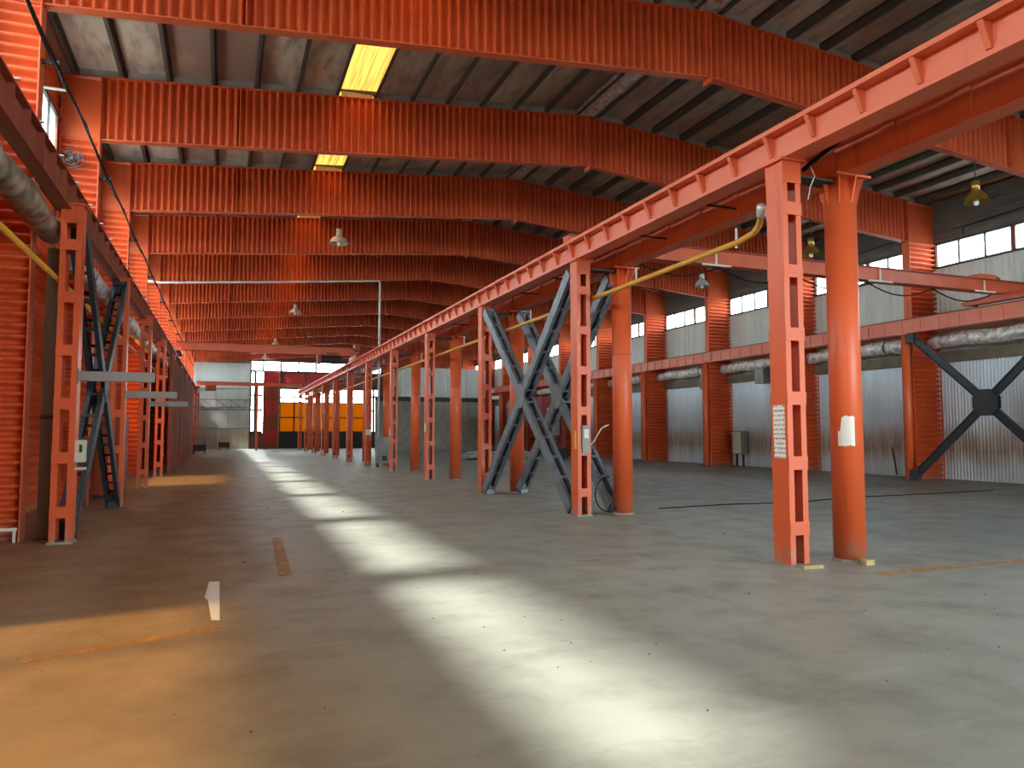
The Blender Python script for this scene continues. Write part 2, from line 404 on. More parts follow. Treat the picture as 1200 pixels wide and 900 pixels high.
for k in range(KMIN, KMAX + 1):
    if k >= 1:
        lab = f"red portal frame with corrugated rafter over the hall, {'nearest' if k == 1 else ORD[k]} in view" if k < 12 else 'red portal frame standing against the far gable wall'
        grp = None
    else:
        lab, grp = 'red portal frame with corrugated rafter overhead behind the viewpoint', 'portal frames behind the viewpoint'
    t_ = thing('portal_frame', lab, 'steel frame', (0, GY(k), 0), grp or 'corrugated-web portal frames')
    for key in ('l', 'r', 'm') + (('c',) if 1 <= k <= 7 else ()):
        for nm, me in FR[key]: put(nm, me, t_)

# ------------------------------------------------------------------ walls
def window_strip(n, x, k, z0, z1, glass, outward, npane=6, frame='window_frame', jamb=(0, 0)):
    """one bay of strip window in a side wall"""
    r = struct(f'window_{n}', (x, GY(k), 0))
    a, b = .05 + jamb[0], BAY - .05 - jamb[1]; wd = (b - a) / npane
    for j0, j1 in ((0, jamb[0]), (BAY - jamb[1], BAY)):
        if j1 > j0: MB().box(-.04, .02, j0, j1, z0, z1).build('jamb_panel', 'paint_frame', r)
    for i in range(npane):
        MB().box(-.006, .006, a + wd * i + .02, a + wd * (i + 1) - .02, z0 + .02, z1 - .02).build('pane', glass, r)
    for i in range(npane + 1):
        hw = .075 if i % 3 == 0 else .028
        MB().box(-.05, .05, a + wd * i - hw, a + wd * i + hw, z0, z1).build('mullion', frame if i % 3 == 0 else 'window_frame_dark', r)
    MB().box(-.06, .06, 0, BAY, z0 - .05, z0 + .03).build('window_rail', 'window_frame_dark', r)
    MB().box(-.06, .06, 0, BAY, z1 - .03, z1 + .05).build('window_rail', 'window_frame_dark', r)
    return r

# right wall
wr = struct('wall_right')
PANEL = 1.0
lower = MB().corr(0, PANEL + .03, lambda u: 0.0, lambda u: 4.75, .125, .014, lambda u, o_, v: (o_, u, v)).mesh('wall_sheet', 'galvanised', True)
upper = MB().corr(0, PANEL + .03, lambda u: 4.75, lambda u: 7.74, .20, .010, lambda u, o_, v: (o_, u, v)).mesh('cladding_panel', 'upper_cladding', True)
plank = [MB().box(-.02, .02, .01, BAY - .01, 8.67 + .36 * i, 8.67 + .36 * (i + 1) - .012).mesh('plank', 'board_grey') for i in range(5)]
for k in range(KMIN, KMAX):
    for i in range(6):
        put('wall_sheet', lower, wr, (XR + .012 * (i % 2), GY(k) + PANEL * i, 0))
        put('cladding_panel', upper, wr, (XR - .02 + .012 * (i % 2), GY(k) + PANEL * i, 0))
    for i, p in enumerate(plank): put('plank', p, wr, (XR - random.uniform(0, .03), GY(k), 0))
    MB().box(-.14, -.02, 0, BAY, 4.22, 4.62).build('girt', 'girt_brown', wr, loc=(XR, GY(k), 0))
    window_strip(k + 4, XR, k, 7.76, 8.62, 'glass_white', 1)
MB().box(XR + .05, XR + .12, Y0, Y1, 0, 7.74).build('outer_skin', 'girt_brown', wr)
MB().box(XR + .05, XR + .12, Y0, Y1, 8.66, 10.3).build('outer_skin', 'girt_brown', wr)

# left wall: horizontal orange siding below, windows above, amber glazing in a few bays
wl = struct('wall_left')
AMB = (-3, -2, -1, 3)
AZ0, AZ1, WZ0, WZ1 = 1.7, 5.3, 6.9, 8.95
n = 20
for k in range(KMIN, KMAX):
    segs = [(0, AZ0), (AZ1, WZ0)] if k in AMB else [(0, WZ0)]
    for a, b in segs + [(WZ1, 10.3)]:
        MB().corr(a, b, lambda u: .0, lambda u: BAY, .20, .03, lambda u, o_, v: (o_, v, u)).build('siding_sheet', 'paint_frame', wl, True, (XL - .03, GY(k), 0))
    window_strip(n, XL, k, WZ0, WZ1, 'glass_white', -1, 6, jamb=(.38, .38 if k < KMAX - 1 else 0)); n += 1
    if k in AMB: window_strip(n, XL, k, AZ0, AZ1, 'glass_amber', -1, 4); n += 1
for z0, z1 in ((0, 1.66), (5.34, 6.86), (8.99, 10.3)):
    MB().box(XL - .2, XL - .13, Y0, Y1, z0, z1).build('outer_skin', 'girt_brown', wl)
for k in range(KMIN, KMAX):
    if k not in AMB: MB().box(XL - .2, XL - .13, GY(k), GY(k + 1), 1.66, 5.34).build('outer_skin', 'girt_brown', wl)

# short end strips between the last frame and the far gable
ye = GY(KMAX); le = Y1 - ye
for a, b in ((0, WZ0), (WZ1, 10.3)): MB().box(XL - .06, XL, ye, Y1, a, b).build('siding_sheet', 'paint_frame', wl)
MB().box(XR - .03, XR + .03, ye, Y1, 0, 10.3).build('cladding_panel', 'upper_cladding', wr)
we = struct('window_91', (XL, ye, 0))
MB().box(-.006, .006, .05, le - .05, WZ0 + .02, WZ1 - .02).build('pane', 'glass_white', we)
for y in (0, le - .05): MB().box(-.05, .05, y, y + .05, WZ0, WZ1).build('mullion', 'window_frame_dark', we)

# rear gable wall behind the viewpoint: wide open gate and a glazed band
wk = struct('wall_rear', (0, Y0 - .05, 0))
for x0, x1, z0, z1 in ((XL - .3, 8.0, 0, 4.6), (12.5, 15.5, 0, 4.6), (20.5, XR + .3, 0, 4.6), (XL - .3, XR + .3, 4.6, 5.2), (XL - .3, 4.0, 5.2, 8.3), (XL - .3, XR + .3, 8.3, 11.6)):
    MB().box(x0, x1, -.1, 0, z0, z1).build('wall_panel', 'galvanised_far', wk)
rw = struct('window_60', (0, Y0 - .05, 0))
for i in range(11):
    x = 4.0 + (XR - 4.0) * i / 11; wd = (XR - 4.0) / 11
    MB().box(x + .04, x + wd - .04, -.06, -.05, 5.2, 8.3).build('pane', 'glass_white', rw)
    MB().box(x - .05, x + .05, -.1, 0, 5.2, 8.3).build('mullion', 'window_frame', rw)

# far gable wall
wf = struct('wall_far', (0, Y1, 0))
sheet = MB().corr(0, 1.06, lambda u: 0.0, lambda u: 8.75, .16, .02, lambda u, o_, v: (u, o_, v)).mesh('wall_sheet', 'galvanised_far', True)
for i in range(6): put('wall_sheet', sheet, wf, (XL - .1 + 1.045 * i, -.012 * (i % 2), 0))
sheet2 = MB().corr(0, 1.05, lambda u: 0.0, lambda u: 8.6, .16, .02, lambda u, o_, v: (u, o_, v)).mesh('wall_sheet', 'upper_cladding', True)
for i in range(8): put('wall_sheet', sheet2, wf, (16.35 + 1.03 * i, -.012 * (i % 2), 0))
MB().box(XL - .3, XR + .3, .02, .08, 9.0, 11.7).build('gable_panel', 'rust_brown', wf)
MB().box(XL - .3, 2.5, .04, .1, 0, 9.0).build('outer_skin', 'girt_brown', wf)
MB().box(16.35, XR + .3, .04, .1, 0, 9.0).build('outer_skin', 'girt_brown', wf)
# girts across the left sheeting
for z in (2.05, 4.2, 6.1): MB().box(XL, 2.5, -.09, -.02, z, z + .05).build('girt', 'girt_brown', wf)
# tall glazed strips
def far_window(num, rects, glass, frames):
    r = struct(f'window_{num}', (0, Y1, 0))
    for x0, x1, z0, z1 in rects: MB().box(x0, x1, .0, .012, z0, z1).build('pane', glass, r)
    for x0, x1, z0, z1 in frames: MB().box(x0 - .035, x1 + .035, -.06, .05, z0 - .035, z1 + .035).build('mullion', 'window_frame_dark', r)
zz = [1.7, 4.0, 5.5, 6.5, 8.0]
far_window(61, [(2.56, 2.9, a + .06, b - .06) for a, b in zip(zz, zz[1:])] + [(3.06, 3.68, a + .06, b - .06) for a, b in zip(zz, zz[1:])] + [(2.56, 3.68, 8.06, 8.9)], 'glass_white',
           [(2.5, 2.56, 0, 9), (2.9, 3.06, 0, 8.0)] + [(2.56, 2.9, z - .06, z + .06) for z in zz] + [(3.06, 3.68, z - .06, z + .06) for z in zz])
far_window(62, [(3.78 + 1.76 * i, 3.78 + 1.76 * i + 1.66, 8.05, 8.95) for i in range(7)], 'glass_white', [(3.68 + 1.76 * i, 3.78 + 1.76 * i, 8.0, 9.0) for i in range(8)] + [(3.68, 16.2, 7.95, 8.05)])
far_window(63, [(5.45 + 1.45 * i, 5.45 + 1.45 * i + 1.38, z0, z1) for i in range(6) for z0, z1 in ((4.82, 5.3), (5.36, 6.2))], 'glass_white', [(5.38 + 1.45 * i, 5.45 + 1.45 * i, 1.7, 6.25) for i in range(7)] + [(5.38, 14.15, z, z + .06) for z in (4.76, 5.3, 6.2)])
far_window(64, [(5.45 + 1.45 * i, 5.45 + 1.45 * i + 1.38, z0, z1) for i in range(6) for z0, z1 in ((1.76, 3.2), (3.26, 4.76))], 'glass_amber_far', [(5.38, 14.15, z, z + .06) for z in (1.7, 3.2)])
far_window(65, [(x, x + .55, a + .06, b - .06) for x in (14.55, 15.25) for a, b in zip(zz, zz[1:])], 'glass_white', [(14.4, 14.55, 0, 8), (15.1, 15.25, 0, 8), (15.8, 15.9, 0, 8)] + [(14.5, 15.85, z - .06, z + .06) for z in zz])
MB().box(2.5, 3.85, .0, .05, 0, 1.64).build('wall_panel', 'rust_brown', wf)
MB().box(5.3, 14.4, .0, .05, 0, 1.7).build('wall_panel', 'machine_dark', wf)
MB().box(14.4, 15.9, .02, .06, 0, 1.64).build('wall_panel', 'machine_dark', wf)
MB().box(15.9, 16.4, .0, .06, 0, 9).build('wall_panel', 'paint_dark_red', wf)
MB().box(14.2, 14.4, .0, .06, 1.7, 6.3).build('wall_panel', 'paint_dark_red', wf)
MB().corr(5.3, 16.0, lambda u: 6.25, lambda u: 7.95, .16, .02, lambda u, o_, v: (u, o_, v)).build('wall_panel', 'paint_dark_red', wf, True)
for i in range(3): MB().box(6.0 + 2.3 * i, 7.9 + 2.3 * i, -.05, -.03, 6.85, 7.85).build('banner_panel', 'red_banner', wf)
# gable post clad in red panels
gp = thing('gable_post', 'red corrugated gable post on the far wall beside the amber windows', 'steel post', (0, Y1 - .5, 0))
for i in range(5):
    MB().corr(.55 + 1.48 * i, .55 + 1.48 * i + 1.42, lambda u: 3.8, lambda u: 5.25, .2, .03, lambda u, o_, v: (v, o_, u)).build('cladding_panel', 'partition_red' if i % 2 else 'red_banner', gp, True)
MB().box(3.74, 3.80, -.05, .45, 0, 8).build('post_flange', 'paint_dark_red', gp)
MB().box(5.25, 5.31, -.05, .45, 0, 8).build('post_flange', 'grey_steel', gp)
MB().box(3.8, 5.25, .02, .1, 0, 8).build('post_web', 'paint_dark_red', gp)

# ------------------------------------------------------------------ battened columns
CH = [(-.15, -.15), (-.065, -.15), (-.065, -.138), (-.138, -.138), (-.138, .138), (-.065, .138), (-.065, .15), (-.15, .15)]
ident = lambda u, v, ww: (u, v, ww)
COLH = 5.22
def column_meshes():
    ch = MB().prism(CH, .03, COLH, ident).mesh('channel', 'paint_orange')
    ch2 = MB().prism([(-u, v) for u, v in reversed(CH)], .03, COLH, ident).mesh('channel', 'paint_orange')
    bt = MB().box(-.152, .152, -.162, -.150, -.085, .085).mesh('batten_plate', 'paint_orange')
    hd = MB().box(-.152, .152, -.162, -.150, -.14, .14).mesh('batten_plate', 'paint_orange')
    bs = MB().box(-.17, .17, -.18, .18, 0, .03).mesh('base_plate', 'concrete_block')
    cp = MB().box(-.20, .20, -.21, .21, COLH, COLH + .03).mesh('cap_plate', 'paint_orange')
    return ch, ch2, bt, hd, bs, cp
ch, ch2, bt, hd, bs, cp = column_meshes()
BZ = [.475, 1.30, 2.125, 2.95, 3.775, 4.6]
def battened_column(x, y, label, group):
    t_ = thing('battened_column', label, 'steel column', (x, y, 0), group)
    put('channel', ch, t_); put('channel', ch2, t_); put('base_plate', bs, t_); put('cap_plate', cp, t_)
    for dy in (0, .312):
        for z in BZ: put('batten_plate', bt, t_, (0, dy, z))
        put('batten_plate', hd, t_, (0, dy, COLH - .14))
    return t_
def sq_label(k):
    return {0: 'tall orange battened column with two paper notices, nearest of the middle row',
            1: 'orange battened column with grey box and yellow sticker, beside the big cross brace',
            2: 'orange battened column at the far foot of the middle cross brace'}.get(k, f"orange battened column in the middle row, {ORD[k + 1]} from the viewpoint")
for k in range(0, KMAX):
    battened_column(XA, GY(k), sq_label(k), 'battened columns of the middle row')
LOFF = .46
for k in range(1, KMAX):
    lab = {1: 'orange battened column by the left wall with a small cream box, nearest of its row',
           2: 'orange battened column behind the dark cross brace by the left wall'}.get(k, f'orange battened column along the left wall, {ORD[k]} of its row')
    battened_column(XLR, GY(k) - LOFF, lab, 'battened columns along the left wall')

# ------------------------------------------------------------------ round columns
RH = 5.12
rs = MB().tube([(0, 0, .03), (0, 0, RH)], .205, 28).mesh('shaft', 'paint_orange', False)
for p in rs.polygons: p.use_smooth = len(p.vertices) == 4
rb = MB().prism([(.245 * math.cos(a * math.pi / 4 + .39), .245 * math.sin(a * math.pi / 4 + .39)) for a in range(8)], 0, .03, ident).mesh('base_plate', 'concrete_block')
rc = MB().box(-.30, .30, -.26, .26, RH, RH + .035).mesh('cap_plate', 'paint_orange')
rg = MB().prism([(.19, 4.78), (.205, 4.78), (.30, RH), (.19, RH)], -.012, .012, lambda u, v, ww: (u, ww, v)).mesh('gusset', 'paint_orange')
ring = MB().lathe([(.206, 3.30), (.213, 3.31), (.213, 3.33), (.206, 3.34)], 28).mesh('weld_ring', 'paint_frame', True)
for k in range(0, KMAX):
    lab = {0: 'thick round orange column with torn white notice, nearest of its row',
           1: 'round orange column just past the near end of the cross brace',
           2: 'round orange column at the far foot of the second cross brace'}.get(k, f'round orange pipe column in the middle of the hall, {ORD[k + 1]} from the viewpoint')
    t_ = thing('round_column', lab, 'steel column', (XB, GY(k), 0), 'round columns of the middle row')
    put('shaft', rs, t_); put('base_plate', rb, t_); put('cap_plate', rc, t_)
    if k: put('weld_ring', ring, t_)
    for a in range(8):
        g = put('gusset', rg, t_); g.rotation_euler = (0, 0, a * math.pi / 4)

# right-hand posts
ps = MB().tube([(0, 0, .02), (0, 0, 5.2)], .15, 20).mesh('shaft', 'paint_orange')
for p in ps.polygons: p.use_smooth = len(p.vertices) == 4
pb = MB().box(-.2, .2, -.2, .2, 0, .02).mesh('base_plate', 'rust_brown')
pc = MB().box(-.2, .2, -.2, .2, 5.2, 5.23).mesh('cap_plate', 'paint_orange')
for k in range(1, KMAX):
    lab = 'orange round crane post by the right wall at the foot of the black brace' if k == 2 else f'orange round crane post along the grey right wall, {ORD[k]} from the viewpoint'
    t_ = thing('crane_post', lab, 'steel post', (XRR, GY(k), 0), 'crane posts along the right wall')
    put('shaft', ps, t_); put('base_plate', pb, t_); put('cap_plate', pc, t_)

# ------------------------------------------------------------------ crane runway beams
def runway(name, label, x, face, z0, z1, ya, yb, mat, step, style, fl=.28):
    """box beam along the hall; face = side (+1/-1) that shows the stiffeners"""
    t_ = thing(name, label, 'crane beam', (x, ya, 0))
    L = yb - ya; hw = .13
    MB().box(-hw, -hw + .014, 0, L, z0 + .02, z1 - .06).build('web', mat, t_)
    MB().box(hw - .014, hw, 0, L, z0 + .02, z1 - .06).build('web', mat, t_)
    MB().box(-hw - .02, hw + .02, 0, L, z0, z0 + .02).build('bottom_flange', mat, t_)
    MB().box(-fl, fl, 0, L, z1 - .06, z1).build('top_flange', mat, t_)
    MB().box(-.035, .035, 0, L, z1, z1 + .06).build('crane_rail', 'rust_brown', t_)
    n_ = int(round(L / step))
    if style == 'gusset':
        me = MB().prism([(hw, z0 + .07), (hw + .025, z0 + .07), (.265, z1 - .062), (hw, z1 - .062)], -.03, .03, lambda u, v, ww: (face * u, ww, v)).mesh('stiffener', mat)
    else:
        me = MB().box(*sorted((face * hw, face * (hw + .03))), -.09, .09, z0 + .02, z1 - .062).mesh('stiffener', mat)
    for i in range(n_ + 1):
        y = i * step
        if y <= L: put('stiffener', me, t_, (0, y, 0))
    return t_
YE = GY(11) + .3
runway('runway_beam', 'long orange crane runway beam on the battened middle columns', XA, -1, 5.25, 5.64, -4.3, YE, 'paint_orange_sheen', .75, 'gusset')
runway('runway_beam', 'orange crane runway beam carried by the round middle columns', XB, -1, 5.16, 5.62, -4.3, YE, 'paint_orange_sheen', 1.0, 'plate')
lb = thing('runway_beam', 'shade-darkened orange crane runway beam along the left wall', 'crane beam', (-2.38, 1.0, 0))
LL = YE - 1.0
MB().box(-.008, .008, 0, LL, 5.17, 5.63).build('web', 'paint_orange_shaded', lb)
MB().box(-.11, .10, 0, LL, 5.15, 5.17).build('bottom_flange', 'paint_orange_shaded', lb)
MB().box(-.11, .10, 0, LL, 5.63, 5.655).build('top_flange', 'paint_orange_shaded', lb)
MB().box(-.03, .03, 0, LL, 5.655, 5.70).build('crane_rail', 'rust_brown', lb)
lst = MB().box(.008, .098, -.006, .006, 5.17, 5.63).mesh('stiffener', 'paint_orange_shaded')
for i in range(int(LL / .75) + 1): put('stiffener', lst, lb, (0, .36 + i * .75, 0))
runway('runway_beam', 'orange crane runway beam along the right wall above the foil duct', XRR, -1, 5.23, 5.72, 1.0, YE, 'paint_orange_sheen', .75, 'plate', .15)
for i in range(46):
    MB().tube([(-.45, 8.6 + i * 1.25, 5.672), (.14, 8.6 + i * 1.25, 5.672)], .018, 6).build('tie_rod', 'grey_lamp', lb)

# tie plates between the middle rows
for k in range(0, KMAX):
    o = MB().box(XA + .152, XB - .21, GY(k) - .13, GY(k) + .13, 5.05, 5.08).build('tie_plate', 'machine_dark')
    tag(o, f"dark steel tie plate joining the {ORD[k + 1]} pair of middle columns at the top", 'plate', 'tie plates over the middle columns')
for k in (0, 1, 2):
    for dy in (2.0, 4.0):
        o = MB().tube([(XA + .13, GY(k) + dy, 5.30), (XB - .13, GY(k) + dy, 5.30)], .015, 6).build('tie_rod', 'cable_black')
        tag(o, f"thin black tie rod between the two middle beams, {ORD[2 * k + (1 if dy < 3 else 2)]} along", 'rod', 'tie rods between the middle beams')

# ------------------------------------------------------------------ cross braces
def batt_member(t_, p0, p1, mat, w=.14, d=.12, pitch=.62, x=0):
    a, b = Vector((x, *p0)), Vector((x, *p1)); L = (b - a).length; z = (b - a).normalized(); xx = Vector((1, 0, 0)); yy = z.cross(xx)
    m = Matrix((( xx.x, yy.x, z.x, a.x), (xx.y, yy.y, z.y, a.y), (xx.z, yy.z, z.z, a.z), (0, 0, 0, 1)))
    pr = [(-w, -d), (-w + .075, -d), (-w + .075, -d + .012), (-w + .012, -d + .012), (-w + .012, d - .012), (-w + .075, d - .012), (-w + .075, d), (-w, d)]
    MB().prism(pr, 0, L, ident).xf(m).build('diagonal_channel', mat, t_)
    MB().prism([(-u, v) for u, v in reversed(pr)], 0, L, ident).xf(m).build('diagonal_channel', mat, t_)
    n_ = int(L / pitch)
    for s_ in (-1, 1):
        for i in range(n_ + 1):
            zc = (L - n_ * pitch) / 2 + i * pitch
            MB().box(-w, w, s_ * (d + .001), s_ * (d + .010), zc - .035, zc + .035).xf(m).build('lacing_plate', mat, t_)
def cross_brace(x, label, mat):
    t_ = thing('cross_brace', label, 'cross brace', (x, GY(1) - (LOFF if x < 0 else 0), 0), 'battened cross braces')
    lo, hi = (.30, .10), (5.70, 5.05)
    mid = (3.0, 2.575)
    g = .37 if x == XB else .28
    batt_member(t_, (g, 5.05), (6 - g, .10), mat)
    batt_member(t_, (g, .10), (2.86, 2.45), mat); batt_member(t_, (3.14, 2.70), (6 - g, 5.05), mat)
    for s_ in (-1, 1):
        MB().prism([(3 + .32 * math.cos(a * math.pi / 4 + .39), 2.575 + .32 * math.sin(a * math.pi / 4 + .39)) for a in range(8)], s_ * .142, s_ * .152, lambda u, v, ww: (ww, u, v)).build('gusset_plate', mat, t_)
    for y, z in ((g + .05, .15), (5.95 - g, .15), (g + .05, 4.96), (5.95 - g, 4.96)):
        MB().box(-.10, .10, y - .14, y + .14, z - .14, z + .14).build('end_plate', mat, t_)
cross_brace(XA, 'blue-grey steel cross brace between the battened middle columns', 'brace_steel')
cross_brace(XB, 'blue-grey steel cross brace between the round middle columns', 'brace_steel')
cross_brace(XLR, 'dark steel cross brace between two columns by the left wall', 'brace_black')
# plain black brace on the right wall
t_ = thing('cross_brace', 'black steel cross brace with centre plate in front of the grey right wall', 'cross brace', (XRR - .06, GY(1), 0))
def bar(p0, p1, w_, d_, nm):
    a, b = Vector((0, *p0)), Vector((0, *p1)); L = (b - a).length; z = (b - a).normalized(); xx = Vector((1, 0, 0)); yy = z.cross(xx)
    m = Matrix(((xx.x, yy.x, z.x, a.x), (xx.y, yy.y, z.y, a.y), (xx.z, yy.z, z.z, a.z), (0, 0, 0, 1)))
    pr = [(-w_, -d_), (w_, -d_), (w_, -d_ + .02), (.01, -d_ + .02), (.01, d_ - .02), (w_, d_ - .02), (w_, d_), (-w_, d_), (-w_, d_ - .02), (-.01, d_ - .02), (-.01, -d_ + .02), (-w_, -d_ + .02)]
    MB().prism(pr, 0, L, ident).xf(m).build(nm, 'brace_black', t_)
bar((.3, .12), (2.75, 2.4), .07, .12, 'diagonal_bar'); bar((3.25, 2.9), (5.75, 5.15), .07, .12, 'diagonal_bar')
bar((.3, 5.15), (2.75, 2.9), .07, .12, 'diagonal_bar'); bar((3.25, 2.4), (5.75, .12), .07, .12, 'diagonal_bar')
for s_ in (-1, 1):
    MB().prism([(3 + .46 * math.cos(a * math.pi / 4 + .39), 2.65 + .46 * math.sin(a * math.pi / 4 + .39)) for a in range(8)], s_ * .072, s_ * .085, lambda u, v, ww: (ww, u, v)).build('gusset_plate', 'brace_black', t_)
for y, z in ((5.72, .2), (5.72, 5.05)): MB().box(-.085, .085, y - .16, y + .16, z - .18, z + .18).build('end_plate', 'brace_black', t_)

# ------------------------------------------------------------------ ducts and pipes
def wavy_duct(name, label, x, z, r, ya, yb, mat, cat='duct', t_=None):
    path, radii = [], []
    n_ = int((yb - ya) / .22)
    for i in range(n_ + 1):
        path.append((x + random.uniform(-.012, .012), ya + (yb - ya) * i / n_, z + random.uniform(-.015, .015) - .03 * math.sin(i * .57)))
        radii.append(r * (1 + random.uniform(-.10, .08)))
    t_ = t_ or thing(name, label, cat, (0, 0, 0))
    MB().tube(path, r, 14, True, radii).build('foil_wrap', mat, t_, True)
    for i in range(int((yb - ya) / 3)):
        y = ya + 1.5 + 3 * i
        MB().lathe([(r * 1.1, -.03), (r * 1.13, -.02), (r * 1.13, .02), (r * 1.1, .03)], 14).xf(Matrix.Translation((x, y, z)) @ Matrix.Rotation(math.pi / 2, 4, 'X')).build('strap', 'machine_dark', t_, True)
    return t_
fd = None
for k in range(0, 11):
    fd = wavy_duct('foil_duct', 'silver foil-wrapped duct in bays under the right runway beam', 23.95, 4.95, .25, GY(k) + .18, GY(k + 1) - .18, 'foil', 'duct', fd)
wavy_duct('insulated_duct', 'dirty brown insulated duct hanging under the left runway beam', -2.65, 4.92, .205, 5.0, GY(1) + .15, 'foil_dull')
wavy_duct('insulated_duct', 'torn silver insulated duct under the left beam past the nearest column', -2.65, 4.86, .20, GY(1) + 1.6, GY(5), 'foil')

yp = thing('gas_pipe', 'yellow gas pipe slung along the right of the middle battened columns', 'pipe')
X_, Z_ = 7.12, 4.47
MB().tube([(6.80, 8.06, 4.70), (6.86, 8.14, 4.65), (6.97, 8.32, 4.59), (7.07, 8.55, 4.56), (X_, 8.95, 4.53), (X_, 14.0, Z_), (X_, GY(8), 4.40)], .045, 10).build('pipe', 'pipe_yellow', yp, True)
MB().tube([(6.74, 7.98, 4.76), (6.80, 8.06, 4.70), (6.84, 8.11, 4.66)], .06, 10).build('pipe_fitting', 'aluminium', yp, True)
for y in (9.0, 11.9, 17.0, 22.5, 28.0, 33.5): MB().box(X_ - .012, X_ + .012, y - .015, y + .015, 4.45, 4.75).build('pipe_hanger', 'pipe_white', yp)
gpip = thing('gas_pipe', 'yellow gas pipe running behind the columns along the left wall', 'pipe')
MB().tube([(-2.48, 6, 4.10), (-2.48, GY(5), 4.05)], .04, 8).build('pipe', 'pipe_yellow', gpip, True)
for k in range(1, 5): MB().box(-2.49, -2.47, GY(k) - .1, GY(k) - .06, 4.06, 4.35).build('pipe_hanger', 'pipe_white', gpip)

wp = thing('drain_pipe', 'pale drain pipe under a rafter with a long drop into the middle row', 'pipe')
yd = GY(5) - .25
MB().tube([(-3.6, yd, 8.62), (-2.8, yd, 8.60), (2.0, yd, zb(2.0) - .06), (7.20, yd, zb(7.2) - .05), (7.28, yd, zb(7.2) - .08), (7.30, yd, zb(7.2) - .16), (7.30, yd, .02)], .055, 10).build('pipe', 'pipe_white', wp, True)
for x in (-1.5, 1.5, 4.5): MB().box(x - .015, x + .015, yd - .02, yd + .12, zb(x) - .06, zb(x) + .01).build('pipe_clip', 'grey_steel', wp)

cb = thing('cable_run', 'dark cable run strung high along the left wall', 'cable')
MB().tube([(-2.68, 4 + 6 * i / 2, 7.72 + (0 if i % 2 == 0 else -.05)) for i in range(0, 24)], .028, 6).build('cable', 'cable_black', cb, True)
MB().tube([(-2.62, 4 + 6 * i / 4, 7.66 - .22 * abs(math.sin(i * math.pi / 4))) for i in range(0, 36)], .012, 6).build('slack_wire', 'cable_black', cb, True)
for k in range(1, 8): MB().box(-2.886, -2.64, GY(k) - .03, GY(k) + .03, 7.68, 7.75).build('cable_bracket', 'machine_dark', cb)

o = MB().tube([(7.30, 3.0, 5.72), (7.32, 5.0, 5.70), (7.34, 6.6, 5.60), (7.30, 7.6, 5.32), (7.25, 7.75, 5.24)], .032, 8).build('cable', 'cable_black', None, True)
tag(o, 'thick black cable lying between the two middle beams above the near columns', 'cable')
o = MB().tube([(7.15, 7.5, 5.2), (7.17, 7.45, 5.05), (7.10, 7.46, 4.9), (7.04, 7.44, 4.72)], .007, 6).build('loose_wire', 'pipe_white', None, True)
tag(o, 'short loose pale wire hanging at the top of the nearest battened column', 'wire')

# ------------------------------------------------------------------ bridge cranes
def bridge_crane(label, y, xa, xb, z0, z1, truck=1.2):
    t_ = thing('bridge_crane', label, 'crane', (0, y, 0), 'overhead bridge cranes')
    MB().box(xa, xb, -.14, .14, z0 + .025, z1 - .03).build('girder', 'paint_crane', t_)
    MB().box(xa, xb, -.20, .20, z1 - .03, z1).build('girder_flange', 'paint_dark_red', t_)
    MB().box(xa, xb, -.18, .18, z0, z0 + .025).build('girder_flange', 'paint_crane', t_)
    for x in (xa + .12, min(xb - .12, XRR)):
        e_ = MB().prism([(-truck, z0 - .21), (truck, z0 - .21), (truck + .1, z0 - .16), (truck + .1, z0 - .08), (truck * .6, z0 - .005), (-truck * .6, z0 - .005), (-truck - .1, z0 - .08), (-truck - .1, z0 - .16)], x - .13, x + .13, lambda u, v, ww: (ww, u, v)).build('end_carriage', 'paint_crane', t_)
        for s_ in (-1, 1):
            MB().tube([(x - .06, s_ * truck * .75, z0 - .14), (x + .06, s_ * truck * .75, z0 - .14)], .125, 14).build('wheel', 'machine_dark', e_)
    return t_
cr = bridge_crane('orange bridge crane spanning the right bay with white tube lamps', 16.05, XB - .15, XRR + 1.0, 6.06, 6.46)
MB().box(21.4, 23.3, .55, .75, 6.35, 6.55).build('drive_shaft_housing', 'paint_crane', cr)
MB().box(22.6, 23.35, .45, .85, 6.5, 6.8).build('drive_motor', 'paint_crane', cr)
MB().tube([(23.35, .65, 6.65), (23.6, .65, 6.65)], .16, 12).build('motor_cover', 'machine_dark', cr)
MB().box(8.3, 9.2, -.45, -.15, 5.75, 6.25).build('control_box', 'paint_crane', cr)
for x in (11.9, 17.6, 21.9):
    L_ = MB().box(x - .02, x + .02, -.20, -.16, 6.03, 6.40).build('lamp_stem', 'white_paint', cr)
    MB().tube([(x - .45, -.20, 6.04), (x + .45, -.20, 6.04)], .028, 8).build('lamp_tube', 'white_paint', L_)
pts = []
for i in range(0, 41):
    s_ = i / 40; x = 9.5 + 13 * s_; pts.append((x, .02, 6.03 - .30 * abs(math.sin(s_ * math.pi * 5))))
MB().tube(pts, .02, 6).build('festoon_cable', 'cable_black', cr, True)
cl = bridge_crane('salmon bridge crane with hoist spanning the left bay far down the hall', 42.0, XLR - .1, XA + .1, 5.98, 6.42)
hz = MB().tube([(4.9, .1, 5.72), (6.1, .1, 5.72)], .21, 14).build('hoist_drum', 'machine_dark', cl)
MB().box(4.75, 4.95, -.2, .35, 5.5, 5.95).build('hoist_plate', 'paint_dark_red', hz)
MB().box(5.2, 5.9, -.25, .25, 5.93, 6.1).build('hoist_trolley', 'paint_dark_red', cl)
MB().box(6.75, 7.05, -.45, .2, 6.2, 6.6).build('drive_motor', 'paint_dark_red', cl)
c2 = bridge_crane('small red bridge crane before the far gable wall', 73.0, XLR - .1, XA + .1, 5.98, 6.32, .8)
MB().box(-1.6, -.7, -.3, .3, 5.5, 5.98).build('hoist', 'partition_red', c2)

